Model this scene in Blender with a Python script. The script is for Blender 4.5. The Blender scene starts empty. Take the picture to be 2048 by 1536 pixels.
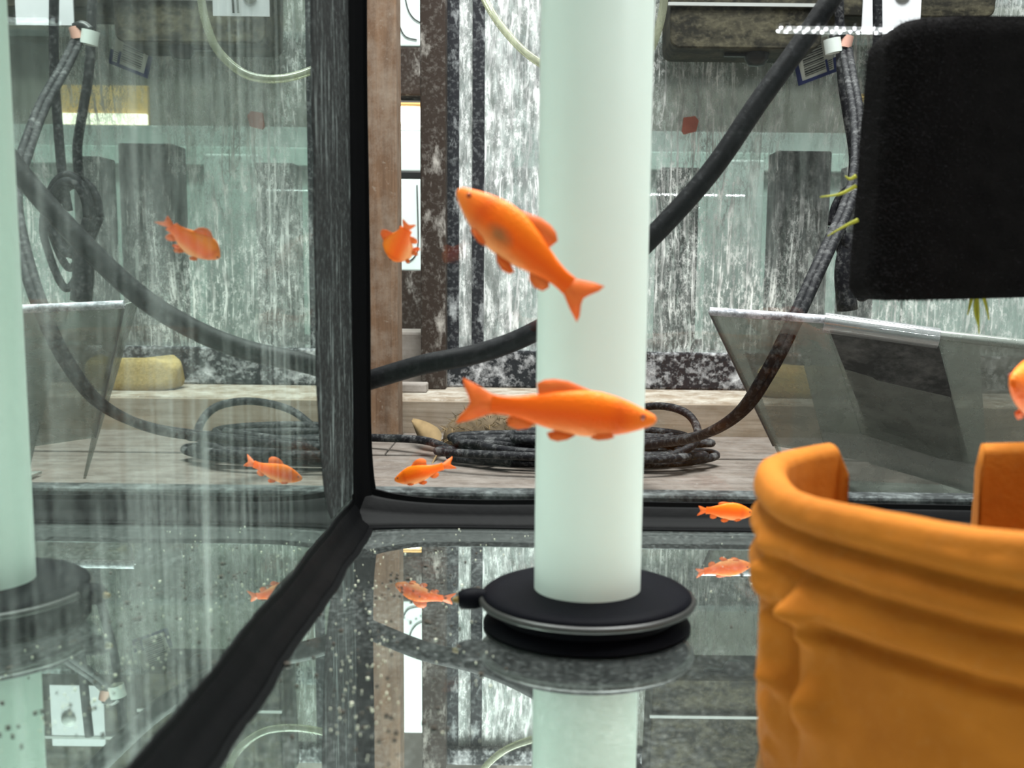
import bpy, math, random
from mathutils import Vector, Matrix, noise as mnoise
random.seed(7)
R = math.radians
S = bpy.context.scene
COL = S.collection

# ------------------------------------------------------------------ camera
F, PITCH, YAW, ROLL, CX, CY, H = 2269.0, 0.1389, 0.0023, 0.0116, 1080.9, 852.4, 0.137
fw = Vector((-math.sin(YAW)*math.cos(PITCH), math.cos(YAW)*math.cos(PITCH), -math.sin(PITCH)))
rt0 = Vector((math.cos(YAW), math.sin(YAW), 0)); up0 = rt0.cross(fw)
rt = rt0*math.cos(ROLL)+up0*math.sin(ROLL); up = up0*math.cos(ROLL)-rt0*math.sin(ROLL)
CAM = Vector((0, 0, H))
cd = bpy.data.cameras.new('camera'); cam = bpy.data.objects.new('camera', cd); COL.objects.link(cam)
cam.matrix_world = Matrix(((rt.x, up.x, -fw.x, CAM.x), (rt.y, up.y, -fw.y, CAM.y), (rt.z, up.z, -fw.z, CAM.z), (0, 0, 0, 1)))
cd.sensor_width = 36; cd.lens = F/2048*36; cd.shift_x = (1024-CX)/2048; cd.shift_y = (CY-768)/2048
cd.clip_start = 0.01; cd.clip_end = 50
cd.dof.use_dof = True; cd.dof.focus_distance = 0.95; cd.dof.aperture_fstop = 20.0
S.camera = cam
S.cycles.max_bounces = 6; S.cycles.diffuse_bounces = 2; S.cycles.glossy_bounces = 4; S.cycles.transparent_max_bounces = 16

def U(u, v, Y):
    """the point of the place at depth Y that the photograph shows at pixel u, v"""
    d = fw*F+rt*(u-CX)-up*(v-CY)
    return CAM+d*(Y/d.y)

# ------------------------------------------------------------------ light
S.view_settings.view_transform = 'Standard'; S.view_settings.look = 'None'
S.view_settings.gamma = 1; S.view_settings.use_curve_mapping = False
S.view_settings.exposure = 0.28
w = bpy.data.worlds.new('shop'); S.world = w; w.use_nodes = True
w.node_tree.nodes['Background'].inputs[0].default_value = (.86, .93, .90, 1)
w.node_tree.nodes['Background'].inputs[1].default_value = 0.30

def area(name, loc, size, energy, rot=(0, 0, 0), color=(1, 1, 1)):
    l = bpy.data.lights.new(name, 'AREA'); l.shape = 'RECTANGLE'; l.size, l.size_y = size
    l.energy = energy; l.color = color
    o = bpy.data.objects.new(name, l); o.location = loc; o.rotation_euler = rot; COL.objects.link(o); return o
# assumed fill lights, added unseen at the shop's ceiling height
area('fill_front_offscreen', (0.05, .25, 1.9), (1.2, .5), 24, color=(.97, 1, .98))
area('fill_middle_offscreen', (0.25, .85, 1.9), (1.2, .5), 78, color=(.97, 1, .98))
area('fill_rear_offscreen', (0.25, 2.1, 1.9), (1.6, .5), 28, color=(.97, 1, .98))

# ------------------------------------------------------------------ node helpers
class NT:
    def __init__(s, name):
        s.m = bpy.data.materials.new(name); s.m.use_nodes = True; s.t = s.m.node_tree
        s.t.nodes.clear(); s.out = s.t.nodes.new('ShaderNodeOutputMaterial'); s._co = None
    def n(s, typ, ins=None, **kw):
        nd = s.t.nodes.new('ShaderNode'+typ)
        for k, v in kw.items(): setattr(nd, k, v)
        for k, v in (ins or {}).items(): s.set(nd.inputs[k], v)
        return nd
    def set(s, sock, v):
        if hasattr(v, 'is_output') or isinstance(v, bpy.types.NodeSocket): s.t.links.new(v, sock)
        elif isinstance(v, (tuple, list)) and len(v) == 3 and sock.type == 'RGBA': sock.default_value = (*v, 1)
        else: sock.default_value = v
    def co(s, scale=(1, 1, 1), kind='Object', loc=(0, 0, 0), rot=(0, 0, 0)):
        if not s._co: s._co = s.n('TexCoord')
        return s.n('Mapping', {'Vector': s._co.outputs[kind], 'Scale': scale, 'Location': loc, 'Rotation': rot}).outputs[0]
    def noise(s, scale, co=None, detail=4, rough=.6, dist=0):
        nd = s.n('TexNoise', {'Scale': scale, 'Detail': detail, 'Roughness': rough, 'Distortion': dist})
        s.set(nd.inputs['Vector'], co if co is not None else s.co()); return nd.outputs[0]
    def ramp(s, fac, stops, interp='LINEAR'):
        r = s.n('ValToRGB', {'Fac': fac}); r.color_ramp.interpolation = interp
        e = r.color_ramp.elements
        while len(e) < len(stops): e.new(.5)
        for el, (p, c) in zip(e, stops):
            el.position = p; el.color = (c, c, c, 1) if isinstance(c, (int, float)) else (*c, 1)
        return r.outputs[0]
    def math(s, op, a, b=0.0):
        m = s.n('Math', operation=op); s.set(m.inputs[0], a); s.set(m.inputs[1], b); m.use_clamp = True; return m.outputs[0]
    def mixc(s, f, a, b):
        m = s.n('MixRGB'); s.set(m.inputs[0], f); s.set(m.inputs[1], a); s.set(m.inputs[2], b); return m.outputs[0]
    def mix(s, f, a, b):
        m = s.n('MixShader'); s.set(m.inputs[0], f); s.t.links.new(a, m.inputs[1]); s.t.links.new(b, m.inputs[2]); return m.outputs[0]
    def bsdf(s, color, rough=.5, spec=.5, normal=None, **kw):
        b = s.n('BsdfPrincipled', {'Base Color': color, 'Roughness': rough, 'Specular IOR Level': spec, **kw})
        if normal: s.set(b.inputs['Normal'], normal)
        return b.outputs[0]
    def bump(s, h, strength=.3, dist=.001):
        return s.n('Bump', {'Height': h, 'Strength': strength, 'Distance': dist}).outputs[0]
    def done(s, sh): s.t.links.new(sh, s.out.inputs[0]); return s.m

M = {}
def plain(name, c, rough=.5, spec=.4, var=.12, scale=60, bump=0, bscale=300):
    t = NT(name)
    f = t.noise(scale)
    col = t.mixc(f, tuple(x*(1-var*1.6) for x in c), tuple(min(1, x*(1+var)) for x in c))
    nm = t.bump(t.noise(bscale), bump, .001) if bump else None
    M[name] = t.done(t.bsdf(col, rough, spec, nm)); return M[name]

def dusty(name, base, dust, lo=.45, hi=.7, scale=90, stretch=(1, 1, 1), rough=.6, amount=1.0, detail=5, speck=.55):
    """a base colour with patches of dried mineral dust"""
    t = NT(name)
    f = t.ramp(t.noise(scale, t.co(stretch), detail, .7), [(lo, 0), (hi, amount)])
    f2 = t.ramp(t.noise(scale*5, t.co((1, 1, 1)), 3, .6), [(.5, 0), (.75, amount)])
    fac = t.math('ADD', f, t.math('MULTIPLY', f2, speck))
    M[name] = t.done(t.bsdf(t.mixc(fac, base, dust), rough, .15, t.bump(f2, .25, .001))); return M[name]

def wood(name, dark, light, dust=None, axis='z', amount=.5):
    t = NT(name)
    st = {'z': (30, 30, 2.2), 'x': (2.2, 30, 30), 'y': (30, 2.2, 30)}[axis]
    g = t.noise(3, t.co(st), 6, .65, .6)
    col = t.mixc(t.ramp(g, [(.3, 0), (.72, 1)]), dark, light)
    if dust:
        d = t.ramp(t.noise(28, t.co(), 8, .75), [(.42, 0), (.7, amount)])
        d2 = t.ramp(t.noise(160, t.co(), 3, .6), [(.6, 0), (.74, amount)])
        col = t.mixc(t.math('MAXIMUM', d, d2), col, dust)
    M[name] = t.done(t.bsdf(col, .7, .25, t.bump(g, .3, .002))); return M[name]

# tank glass seen from inside the water: beyond the critical angle it reflects totally
def mirror_glass(name, tint, stain, co_scale, lo, hi, base, rough=.012, amt=(.24, .24, .14)):
    t = NT(name)
    s1 = t.ramp(t.noise(1.0, t.co(co_scale), 6, .68, .3), [(lo, 0), (hi, 1)])
    s2 = t.ramp(t.noise(2.6, t.co(co_scale), 4, .7), [(.46, 0), (.72, 1)])
    s3 = t.ramp(t.noise(420, t.co(), 3, .6), [(.5, 0), (.8, 1)])
    big = t.ramp(t.noise(9, t.co(), 2, .5), [(.38, .12), (.64, 1)])
    f = t.math('MULTIPLY', t.math('ADD', t.math('MULTIPLY', s1, amt[0]), t.math('ADD', t.math('MULTIPLY', s2, amt[1]), t.math('MULTIPLY', s3, amt[2]))), big)
    f = t.math('ADD', f, base)
    gl = t.n('BsdfGlossy', {'Color': tint, 'Roughness': rough}).outputs[0]
    df = t.n('BsdfDiffuse', {'Color': stain}).outputs[0]
    M[name] = t.done(t.mix(f, gl, df)); return M[name]

def clear_glass(name, tint, refl, haze=0.0, hazecol=(.6, .64, .62), streak=None):
    t = NT(name)
    tr = t.n('BsdfTransparent', {'Color': tint}).outputs[0]
    gl = t.n('BsdfGlossy', {'Color': (1, 1, 1), 'Roughness': .01}).outputs[0]
    sh = t.mix(refl, tr, gl)
    if streak:
        sc, lo, hi, amt = streak
        wob = t.noise(14, t.co((1, 1, .6)), 1, .5)
        off = t.n('VectorMath', operation='MULTIPLY_ADD'); t.set(off.inputs[0], wob); off.inputs[1].default_value = (.022, .022, 0)
        t.set(off.inputs[2], t.co())
        def st(scale, sx, detail=8, rough=.72):
            mp = t.n('Mapping', {'Vector': off.outputs[0], 'Scale': sx}).outputs[0]
            return t.noise(scale, mp, detail, rough)
        a = t.ramp(st(1, sc, 4), [(lo, 0), (hi, 1)])
        b = t.ramp(st(1, (sc[0]*3.2, sc[1]*3.2, sc[2]*.55), 3, .6), [(.56, 0), (.61, 1)])
        c = t.ramp(t.noise(230, t.co((1, 1, .5)), 3, .8), [(.51, 0), (.59, 1)])
        big = t.ramp(t.noise(7, t.co((1, 1, .45)), 3, .6), [(.38, .08), (.60, 1)])
        f = t.math('MULTIPLY', t.math('ADD', t.math('MULTIPLY', a, .30), t.math('ADD', t.math('MULTIPLY', b, .75), t.math('MULTIPLY', c, .55))), t.math('MULTIPLY', big, amt))
        f = t.math('ADD', f, haze)
        hc = t.mixc(t.ramp(t.noise(90, t.co((1, 1, .3)), 2, .7), [(.40, 0), (.60, 1)]), tuple(x*.42 for x in hazecol), hazecol)
        sh = t.mix(f, sh, t.n('BsdfDiffuse', {'Color': hc}).outputs[0])
    elif haze:
        f = t.math('MULTIPLY', t.ramp(t.noise(40), [(.3, .5), (.7, 1)]), haze)
        sh = t.mix(f, sh, t.n('BsdfDiffuse', {'Color': hazecol}).outputs[0])
    M[name] = t.done(sh); return M[name]

mirror_glass('left_glass', (.70, .79, .745), (.60, .69, .64), (40, 130, 5), .46, .66, .018)
mirror_glass('floor_glass', (.76, .84, .80), (.60, .66, .63), (90, 22, 40), .60, .80, .025, .012, (.10, .06, .20))
clear_glass('back_glass', (.98, .99, .985), .012)
clear_glass('shop_glass', (.92, .96, .945), .05)
clear_glass('stained_glass', (.80, .85, .83), .05, .07, (.95, .96, .94), ((70, 70, 3.0), .47, .68, .95))
clear_glass('white_stained_glass', (.75, .82, .80), .05, .24, (.90, .91, .91), ((60, 60, 6.0), .40, .58, 1.15))
clear_glass('acrylic', (.78, .80, .78), .07, .62, (.30, .32, .295))
clear_glass('acrylic_edge', (.80, .81, .82), .30, .45, (.36, .37, .38))
dusty('smoky_acrylic', (.035, .035, .036), (.13, .13, .13), .46, .7, 22, (1, 1, 1), .6)
clear_glass('tubing', (.80, .82, .70), .12, .48, (.42, .43, .32))
plain('silicone', (.0022, .0022, .0026), .5, .05, .3, 40, .25, 90)
plain('rubber', (.0022, .0022, .004), .6, .05, .3, 80, .1, 500)
plain('rubber_rim', (.020, .020, .018), .4, .45, .3, 60)
plain('pvc', (.74, .84, .77), .42, .35, .03, 18)
plain('brown_tip', (.16, .10, .02), .6)
dusty('dark_mottle', (.010, .011, .011), (.26, .30, .29), .54, .78, 60, (6, 3, .35), .7, speck=.2)
dusty('frame_dust', (.02, .022, .023), (.22, .24, .24), .45, .75, 40, (1, 1, 1), .7, .8)
dusty('rim_mineral', (.014, .015, .018), (.60, .60, .62), .50, .74, 30, (1, 1, 1), .75)
dusty('edge_mineral', (.016, .016, .020), (.50, .52, .53), .56, .76, 38, (1, 1, .5), .7, speck=.22)
dusty('cord_dirty', (.006, .006, .008), (.15, .15, .15), .55, .74, 45, (1, 1, 1), .6, .8)
dusty('cord', (.004, .004, .005), (.05, .05, .055), .55, .8, 60, (1, 1, 1), .5, .5)
dusty('old_filter', (.010, .009, .006), (.070, .062, .040), .42, .7, 35, (1, 1, 2), .6)
dusty('dark_box', (.028, .026, .030), (.20, .20, .20), .5, .72, 40, (3, 3, .4), .6)
dusty('brown_post', (.034, .022, .017), (.42, .39, .36), .54, .72, 38, (1, 1, .5), .65, speck=.22)
wood('post_wood', (.085, .044, .025), (.22, .13, .078), (.29, .235, .19), 'z', .6)
wood('ledge_wood', (.17, .125, .085), (.30, .24, .185), (.60, .57, .52), 'x', .75)
wood('ledge_front', (.17, .125, .085), (.30, .24, .185), (.60, .57, .52), 'x', .15)
wood('plank_wood', (.075, .058, .050), (.165, .135, .115), (.26, .235, .215), 'x', .6)
wood('dusty_timber', (.20, .17, .15), (.32, .28, .25), (.42, .38, .36), 'x', .6)
plain('white_panel', (.80, .90, .88), .5, .4, .04, 8)
plain('pale_green', (.47, .53, .50), .5, .4, .12, 5)
plain('grey_panel', (.36, .37, .36), .5, .4, .1, 10)
plain('warm_board', (.85, .48, .16), .6, .3, .2, 12)
plain('white_paper', (.60, .60, .63), .7, .2, .04, 20)
plain('navy', (.03, .04, .14), .6, .2, .1)
plain('ink', (.03, .03, .03), .6, .2, .1)
plain('black_plastic', (.012, .012, .013), .35, .4, .2, 60)
plain('white_plastic', (.60, .64, .61), .4, .4, .05, 30)
plain('copper_plug', (.55, .30, .24), .4, .4, .1, 30)
plain('sponge', (.46, .34, .14), .9, .1, .35, 260, .8, 500)
plain('leaf', (.22, .15, .075), .8, .2, .3, 60)
plain('fibre', (.17, .125, .08), .9, .1, .4, 90)
plain('moss', (.34, .34, .03), .7, .3, .3, 90)
plain('speck_dark', (.05, .04, .03), .7, .2, .5, 400)
plain('speck_gold', (.74, .70, .54), .5, .5, .4, 400)
plain('foam', (.0045, .004, .004), .95, .05, .5, 120, .9, 700)
plain('foam_fuzz', (.022, .020, .022), .9, .1, .4, 90)
plain('wall_paint', (.20, .175, .155), .8, .2, .25, 6)
plain('concrete', (.25, .25, .24), .8, .2, .2, 5)
plain('shelf_metal', (.10, .10, .10), .5, .4, .2, 20)

def emit(name, c, s):
    t = NT(name); M[name] = t.done(t.n('Emission', {'Color': c, 'Strength': s}).outputs[0])
emit('led', (.90, .96, 1.0), 200); emit('lamp_tube', (1, .93, .84), 14); emit('white_light', (1, .88, .70), 4.0)

def terracotta():
    t = NT('terracotta')
    col = t.mixc(t.ramp(t.noise(22, None, 6, .6), [(.3, 0), (.7, 1)]), (.31, .092, .007), (.47, .152, .014))
    col = t.mixc(t.ramp(t.noise(420, None, 2), [(.55, 0), (.8, .5)]), col, (.40, .15, .03))
    M['terracotta'] = t.done(t.bsdf(col, .8, .15, t.bump(t.noise(260, None, 6, .7), .45, .0012)))
terracotta()

def fish_mats():
  for nm, patch in (('fish_skin', False), ('patched_fish_skin', True)):
    t = NT(nm)   # object space: x from nose to tail, z up, unit length
    xyz = t.n('SeparateXYZ', {0: t.n('TexCoord').outputs['Object']})
    n = t.noise(9, t.co(), 4, .6)
    zz = t.n('MapRange', {'Value': xyz.outputs['Z'], 'From Min': -.11, 'From Max': .10}).outputs[0]
    zz = t.math('ADD', zz, t.math('MULTIPLY', t.math('SUBTRACT', n, .5), .35))
    col = t.ramp(zz, [(.0, (.88, .30, .10)), (.28, (.88, .14, .012)), (.5, (.90, .10, .001)), (.8, (.95, .145, .002)), (1, (.97, .20, .005))])
    head = t.n('MapRange', {'Value': xyz.outputs['X'], 'From Min': .02, 'From Max': .20, 'To Min': .75, 'To Max': 0}).outputs[0]
    col = t.mixc(head, col, (.95, .26, .035))
    g = t.n('Math', operation='ABSOLUTE'); ss = t.n('Math', operation='SUBTRACT'); ss.inputs[1].default_value = .205
    t.t.links.new(xyz.outputs['X'], ss.inputs[0]); t.t.links.new(ss.outputs[0], g.inputs[0])
    gm = t.n('MapRange', {'Value': g.outputs[0], 'From Min': 0, 'From Max': .06, 'To Min': .35, 'To Max': 0}).outputs[0]
    col = t.mixc(gm, col, (.62, .07, .01))
    if patch:   # one grey-olive blotch on the flank
        dv = t.n('VectorMath', operation='DISTANCE'); t.set(dv.inputs[0], t.n('VectorMath', {0: t.co((1, 0, 1.6)), 1: (0, 0, 0)}, operation='ADD').outputs[0]); dv.inputs[1].default_value = (.37, 0, -.06)
        sp_ = t.n('MapRange', {'Value': dv.outputs['Value'], 'From Min': .11, 'From Max': .03, 'To Min': 0, 'To Max': .75}).outputs[0]
        col = t.mixc(t.math('MULTIPLY', sp_, t.ramp(n, [(.3, .5), (.6, 1)])), col, (.24, .13, .05))
    sc = t.n('TexVoronoi', {'Scale': 62, 'Vector': t.co((1, .6, 1.2))}).outputs[0]
    M[nm] = t.done(t.bsdf(col, .45, .2, t.bump(sc, .15, .004)))
  t = NT('fin')
  st = t.noise(26, t.co((1, 1, 2.5)), 3)
  b = t.bsdf(t.mixc(st, (.80, .10, .012), (.92, .22, .03)), .5, .3)
  M['fin'] = t.done(t.mix(.28, b, t.n('BsdfTransparent', {'Color': (1, .6, .4)}).outputs[0]))
  plain('fish_eye', (.26, .035, .012), .25, .5, .2)
  t = NT('faded_fish_skin')
  M['faded_fish_skin'] = t.done(t.bsdf(t.mixc(t.noise(9), (.80, .15, .06), (.88, .22, .10)), .6, .2))
fish_mats()

# ------------------------------------------------------------------ mesh helpers
class MB:
    def __init__(s): s.v = []; s.f = []
    def add(s, vs, fs):
        b = len(s.v); s.v += [tuple(p) for p in vs]; s.f += [tuple(b+i for i in f) for f in fs]; return s
    def box(s, lo, hi, rot=0):
        x0, y0, z0 = lo; x1, y1, z1 = hi
        return s.add([(x0, y0, z0), (x1, y0, z0), (x1, y1, z0), (x0, y1, z0), (x0, y0, z1), (x1, y0, z1), (x1, y1, z1), (x0, y1, z1)],
                     [(0, 3, 2, 1), (4, 5, 6, 7), (0, 1, 5, 4), (1, 2, 6, 5), (2, 3, 7, 6), (3, 0, 4, 7)])
    def slab(s, q, n, th):
        """a four-cornered plate with thickness th along n"""
        n = Vector(n).normalized()*th; q = [Vector(p) for p in q]
        return s.add(q+[p+n for p in q], [(0, 1, 2, 3), (7, 6, 5, 4), (0, 4, 5, 1), (1, 5, 6, 2), (2, 6, 7, 3), (3, 7, 4, 0)])
    def tube(s, pts, r, seg=10, sub=6, cap=True, rfun=None):
        P = smooth(pts, sub); n = len(P); rings = []
        t = (P[1]-P[0]).normalized(); u = t.orthogonal().normalized()
        for i, p in enumerate(P):
            t2 = (P[min(i+1, n-1)]-P[max(i-1, 0)]).normalized()
            u = (u-t2*u.dot(t2)).normalized(); b = t2.cross(u)
            rr = rfun(i/(n-1)) if rfun else r
            rings.append([p+(u*math.cos(a)+b*math.sin(a))*rr for a in [2*math.pi*k/seg for k in range(seg)]])
        return s.loft(rings, cap)
    def loft(s, rings, cap=True):
        seg = len(rings[0]); vs = [p for r in rings for p in r]; fs = []
        for i in range(len(rings)-1):
            for k in range(seg):
                a = i*seg+k; b = i*seg+(k+1) % seg
                fs.append((a, b, b+seg, a+seg))
        if cap: fs += [tuple(range(seg-1, -1, -1)), tuple((len(rings)-1)*seg+k for k in range(seg))]
        return s.add(vs, fs)
    def lathe(s, prof, c=(0, 0, 0), seg=48, cap=True):
        rings = [[(c[0]+r*math.cos(a), c[1]+r*math.sin(a), c[2]+z) for a in [2*math.pi*k/seg for k in range(seg)]] for r, z in prof]
        return s.loft(rings, cap)
    def build(s, name, mat, parent=None, smooth_=False, bevel=0, sub=0, angle=None):
        me = bpy.data.meshes.new(name); me.from_pydata(s.v, [], s.f); me.update()
        me.materials.append(M[mat])
        if smooth_:
            me.polygons.foreach_set('use_smooth', [True]*len(me.polygons))
            if angle: me.set_sharp_from_angle(angle=R(angle))
        o = bpy.data.objects.new(name, me); COL.objects.link(o)
        if parent: o.parent = parent; o.matrix_parent_inverse = parent.matrix_world.inverted()
        if bevel:
            b = o.modifiers.new('bevel', 'BEVEL'); b.width = bevel; b.segments = 2; b.limit_method = 'ANGLE'
        if sub:
            m = o.modifiers.new('sub', 'SUBSURF'); m.levels = sub; m.render_levels = sub
        return o
def smooth(pts, sub):
    P = [Vector(p) for p in pts]
    if len(P) < 3 or sub < 2: return P
    out = []
    Q = [P[0]*2-P[1]]+P+[P[-1]*2-P[-2]]
    for i in range(1, len(Q)-2):
        a, b, c, d = Q[i-1:i+3]
        for k in range(sub):
            t = k/sub
            out.append(.5*((2*b)+(c-a)*t+(2*a-5*b+4*c-d)*t*t+(3*b-a-3*c+d)*t*t*t))
    return out+[P[-1]]
def empty(name, loc, label, cat, group=None):
    o = bpy.data.objects.new(name, None); COL.objects.link(o); o.location = loc; o.empty_display_size = .02
    bpy.context.view_layer.update(); return tag(o, label, cat, group)
def tag(o, label, cat, group=None):
    o['label'] = label; o['category'] = cat
    if group: o['group'] = group
    return o
def struct(o): o['kind'] = 'structure'; return o

# ------------------------------------------------------------------ the shop around
struct(MB().box((-2.5, 3.4, -.9), (3.5, 3.5, 2.4)).build('wall_back', 'wall_paint'))
struct(MB().box((-2.5, -1.5, -.95), (3.5, 3.5, -.9)).build('floor', 'concrete'))

# ------------------------------------------------------------------ the fish tank we look into
LX, RX, BY, FY, TOP = -.1, .5, .6, -.03, .36
tank = empty('fish_tank', (.2, .285, -.012), 'glass fish tank with black silicone corner, stained side glass and bare floor', 'fish tank')
g = .006
MB().box((LX, FY, -g), (RX, BY, 0)).build('floor_pane', 'floor_glass', tank)['label'] = 'bare glass bottom speckled with debris, reflecting the pipe'
MB().box((LX-g, FY-g, -g), (LX, BY+g, TOP)).build('side_pane', 'left_glass', tank)['label'] = 'greenish side glass with pale water streaks'
MB().box((RX, FY-g, -g), (RX+g, BY+g, TOP)).build('side_pane', 'shop_glass', tank)
MB().box((LX, BY, -g), (RX, BY+g, TOP)).build('back_pane', 'back_glass', tank)['label'] = 'clear back glass'
MB().box((LX, FY-g, -g), (RX, FY, TOP)).build('front_pane', 'shop_glass', tank)
# outer black frame round the foot of the tank
fr = MB()
fr.box((LX-.012, BY+g, -.014), (RX+.012, BY+g+.016, .0155)); fr.build('bottom_frame', 'frame_dust', tank, bevel=.002)

def wob(x, s, a): return a*mnoise.noise(Vector((x*s, 3.1, 7.7)))
def bead(name, fn, t0, t1, n=110, prof=9):
    """a fillet of silicone: fn(t, a) gives the point at length t and fillet position a in 0..1"""
    m = MB(); rows = []
    for i in range(n+1):
        t = t0+(t1-t0)*i/n
        rows.append([fn(t, k/prof) for k in range(prof+1)]+[fn(t, -1)])
    vs = [p for r in rows for p in r]; w_ = prof+2; fs = []
    for i in range(n):
        for k in range(w_):
            a = i*w_+k; b = i*w_+(k+1) % w_
            fs.append((a, b, b+w_, a+w_))
    m.add(vs, fs); return m.build(name, 'silicone', tank, True, angle=35)
def fil(a, s1, s2):
    """fillet curve between (s1,0) and (0,s2), slightly concave"""
    if a < 0: return (-.0005, -.0005)
    pts = [(1, 0), (.985, .06), (.80, .075), (.74, .17), (.46, .30), (.30, .46), (.17, .74), (.075, .80), (.06, .985), (0, 1)]
    f = a*9; i = min(8, int(f)); t = f-i
    return (s1*(pts[i][0]+(pts[i+1][0]-pts[i][0])*t), s2*(pts[i][1]+(pts[i+1][1]-pts[i][1])*t))
def b_left(t, a):
    w1 = .0125+wob(t, 26, .0016)+wob(t, 90, .0006); w2 = .0150+wob(t+5, 22, .0018)+wob(t, 70, .0006)
    x, z = fil(a, w1, w2); return (LX+x, t, z)
bead('silicone_seam', b_left, FY, BY)
def b_back(t, a):
    c = .010*math.exp(-(t-LX)/.016)
    y, z = fil(a, .0150+wob(t, 18, .0008)+c*1.3, .0130+wob(t+9, 20, .0008)+c); return (t, BY-y, z)
bead('silicone_seam', b_back, LX, RX)
def b_corner(t, a):
    c = .008*math.exp(-t/.014)
    x, y = fil(a, .0082+wob(t, 12, .0006)+c, .012+wob(t+4, 12, .001)+c); return (LX+x, BY-y, t)
bead('silicone_seam', b_corner, 0, TOP)
# dark strip with pale flecks on the side glass along the corner
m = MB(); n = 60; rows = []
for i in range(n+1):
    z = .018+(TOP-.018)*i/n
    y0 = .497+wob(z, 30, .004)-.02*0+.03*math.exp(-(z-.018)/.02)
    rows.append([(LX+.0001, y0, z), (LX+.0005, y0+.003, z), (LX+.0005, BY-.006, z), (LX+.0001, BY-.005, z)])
m.loft(rows); m.build('corner_strip', 'dark_mottle', tank)['label'] = 'dark strip with pale flecks beside the corner silicone'

# debris on the floor glass
def specks(name, mat, boxes, label, rmin, rmax):
    m = MB()
    for (u0, u1, v0, v1, n) in boxes:
        for _ in range(n):
            d = fw*F+rt*(random.uniform(u0, u1)-CX)-up*(random.uniform(v0, v1)-CY)
            t = -H/d.z; p = CAM+d*t
            if p.x < LX+.004 or p.y > BY-.004: continue
            r = random.uniform(rmin, rmax)*(1 if random.random() < .85 else 1.8); a = random.uniform(0, 6.3); c, s_ = math.cos(a), math.sin(a)
            e = random.uniform(.5, 1)
            q = [(r, 0), (0, r*e), (-r, 0), (0, -r*e)]
            vs = [(p.x+x*c-y*s_, p.y+x*s_+y*c, .0002+r*.25) for x, y in q]+[(p.x, p.y, r*.8), (p.x, p.y, -.0001)]
            m.add(vs, [(0, 1, 4), (1, 2, 4), (2, 3, 4), (3, 0, 4), (1, 0, 5), (2, 1, 5), (3, 2, 5), (0, 3, 5)])
    o = m.build(name, mat); tag(o, label, 'debris'); o['kind'] = 'stuff'
specks('dark_debris', 'speck_dark', [(760, 930, 1130, 1260, 46), (700, 1050, 1100, 1480, 40), (560, 800, 1200, 1530, 40), (1290, 1500, 1100, 1300, 10)], 'dark specks of waste scattered on the floor glass', .0005, .0011)
specks('pale_debris', 'speck_gold', [(690, 1060, 1020, 1110, 70), (660, 780, 1080, 1480, 110), (700, 1000, 1100, 1530, 60), (1290, 1520, 1060, 1200, 14), (950, 1060, 990, 1040, 10)], 'pale golden food flakes scattered on the floor glass', .00018, .00048)

# ------------------------------------------------------------------ white pipe on its sucker
PX, PY, PR, DR, DZ = .0178, .4259, .0205, .0405, .0100
LIFT = .0040
pipe = empty('standpipe', (PX, PY, 0), 'upright white plastic pipe standing on a round black rubber foot', 'pipe')
MB().lathe([(PR, .0085), (PR, .25), (PR, .40), (PR-.003, .40), (PR-.003, .0085)], (PX, PY, LIFT), 72).build('pipe_tube', 'pvc', pipe, True, angle=40)
disc = MB().lathe([(PR-.002, .004), (DR-.0035, .004), (DR-.001, .0052), (DR, .0075), (DR-.0004, .0088), (DR-.0018, .0098), (DR-.006, .0104), (PR+.001, .0108), (PR-.002, .0106)], (PX, PY, LIFT), 84)
disc = disc.build('rubber_foot', 'rubber', pipe, True, angle=60)
MB().lathe([(DR-.001, .0052), (DR+.0012, .0056), (DR+.0015, .0068), (DR+.0008, .0078), (DR-.001, .0080)], (PX, PY, LIFT), 84, False).build('rim', 'rubber_rim', disc, True)
MB().lathe([(PR, 0), (DR-.0030, 0), (DR-.0003, .0010), (DR-.0015, .0026), (DR-.0055, .0048), (DR-.0065, .0085), (PR, .0085)], (PX, PY, 0), 72).build('suction_lip', 'rubber', disc, True, angle=40)
kp = U(962, 1192, .4245); kp.z = .0105
k = MB(); dx = Vector((-1, -.15, -.05)).normalized()
k.tube([kp+Vector((.004, 0, 0)), kp, kp+dx*.003, kp+dx*.0065, kp+dx*.0088], .003, 14, 4, True, lambda t: .0016+.0026*math.sin(math.pi*min(1, t*.75+.1)))
k = k.build('pull_tab', 'rubber', disc, True)
MB().tube([kp+dx*.0084, kp+dx*.0098, kp+dx*.0110], .0012, 8, 3, True, lambda t: .0016*(1-.5*t)).build('tab_end', 'brown_tip', disc, True)

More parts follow.
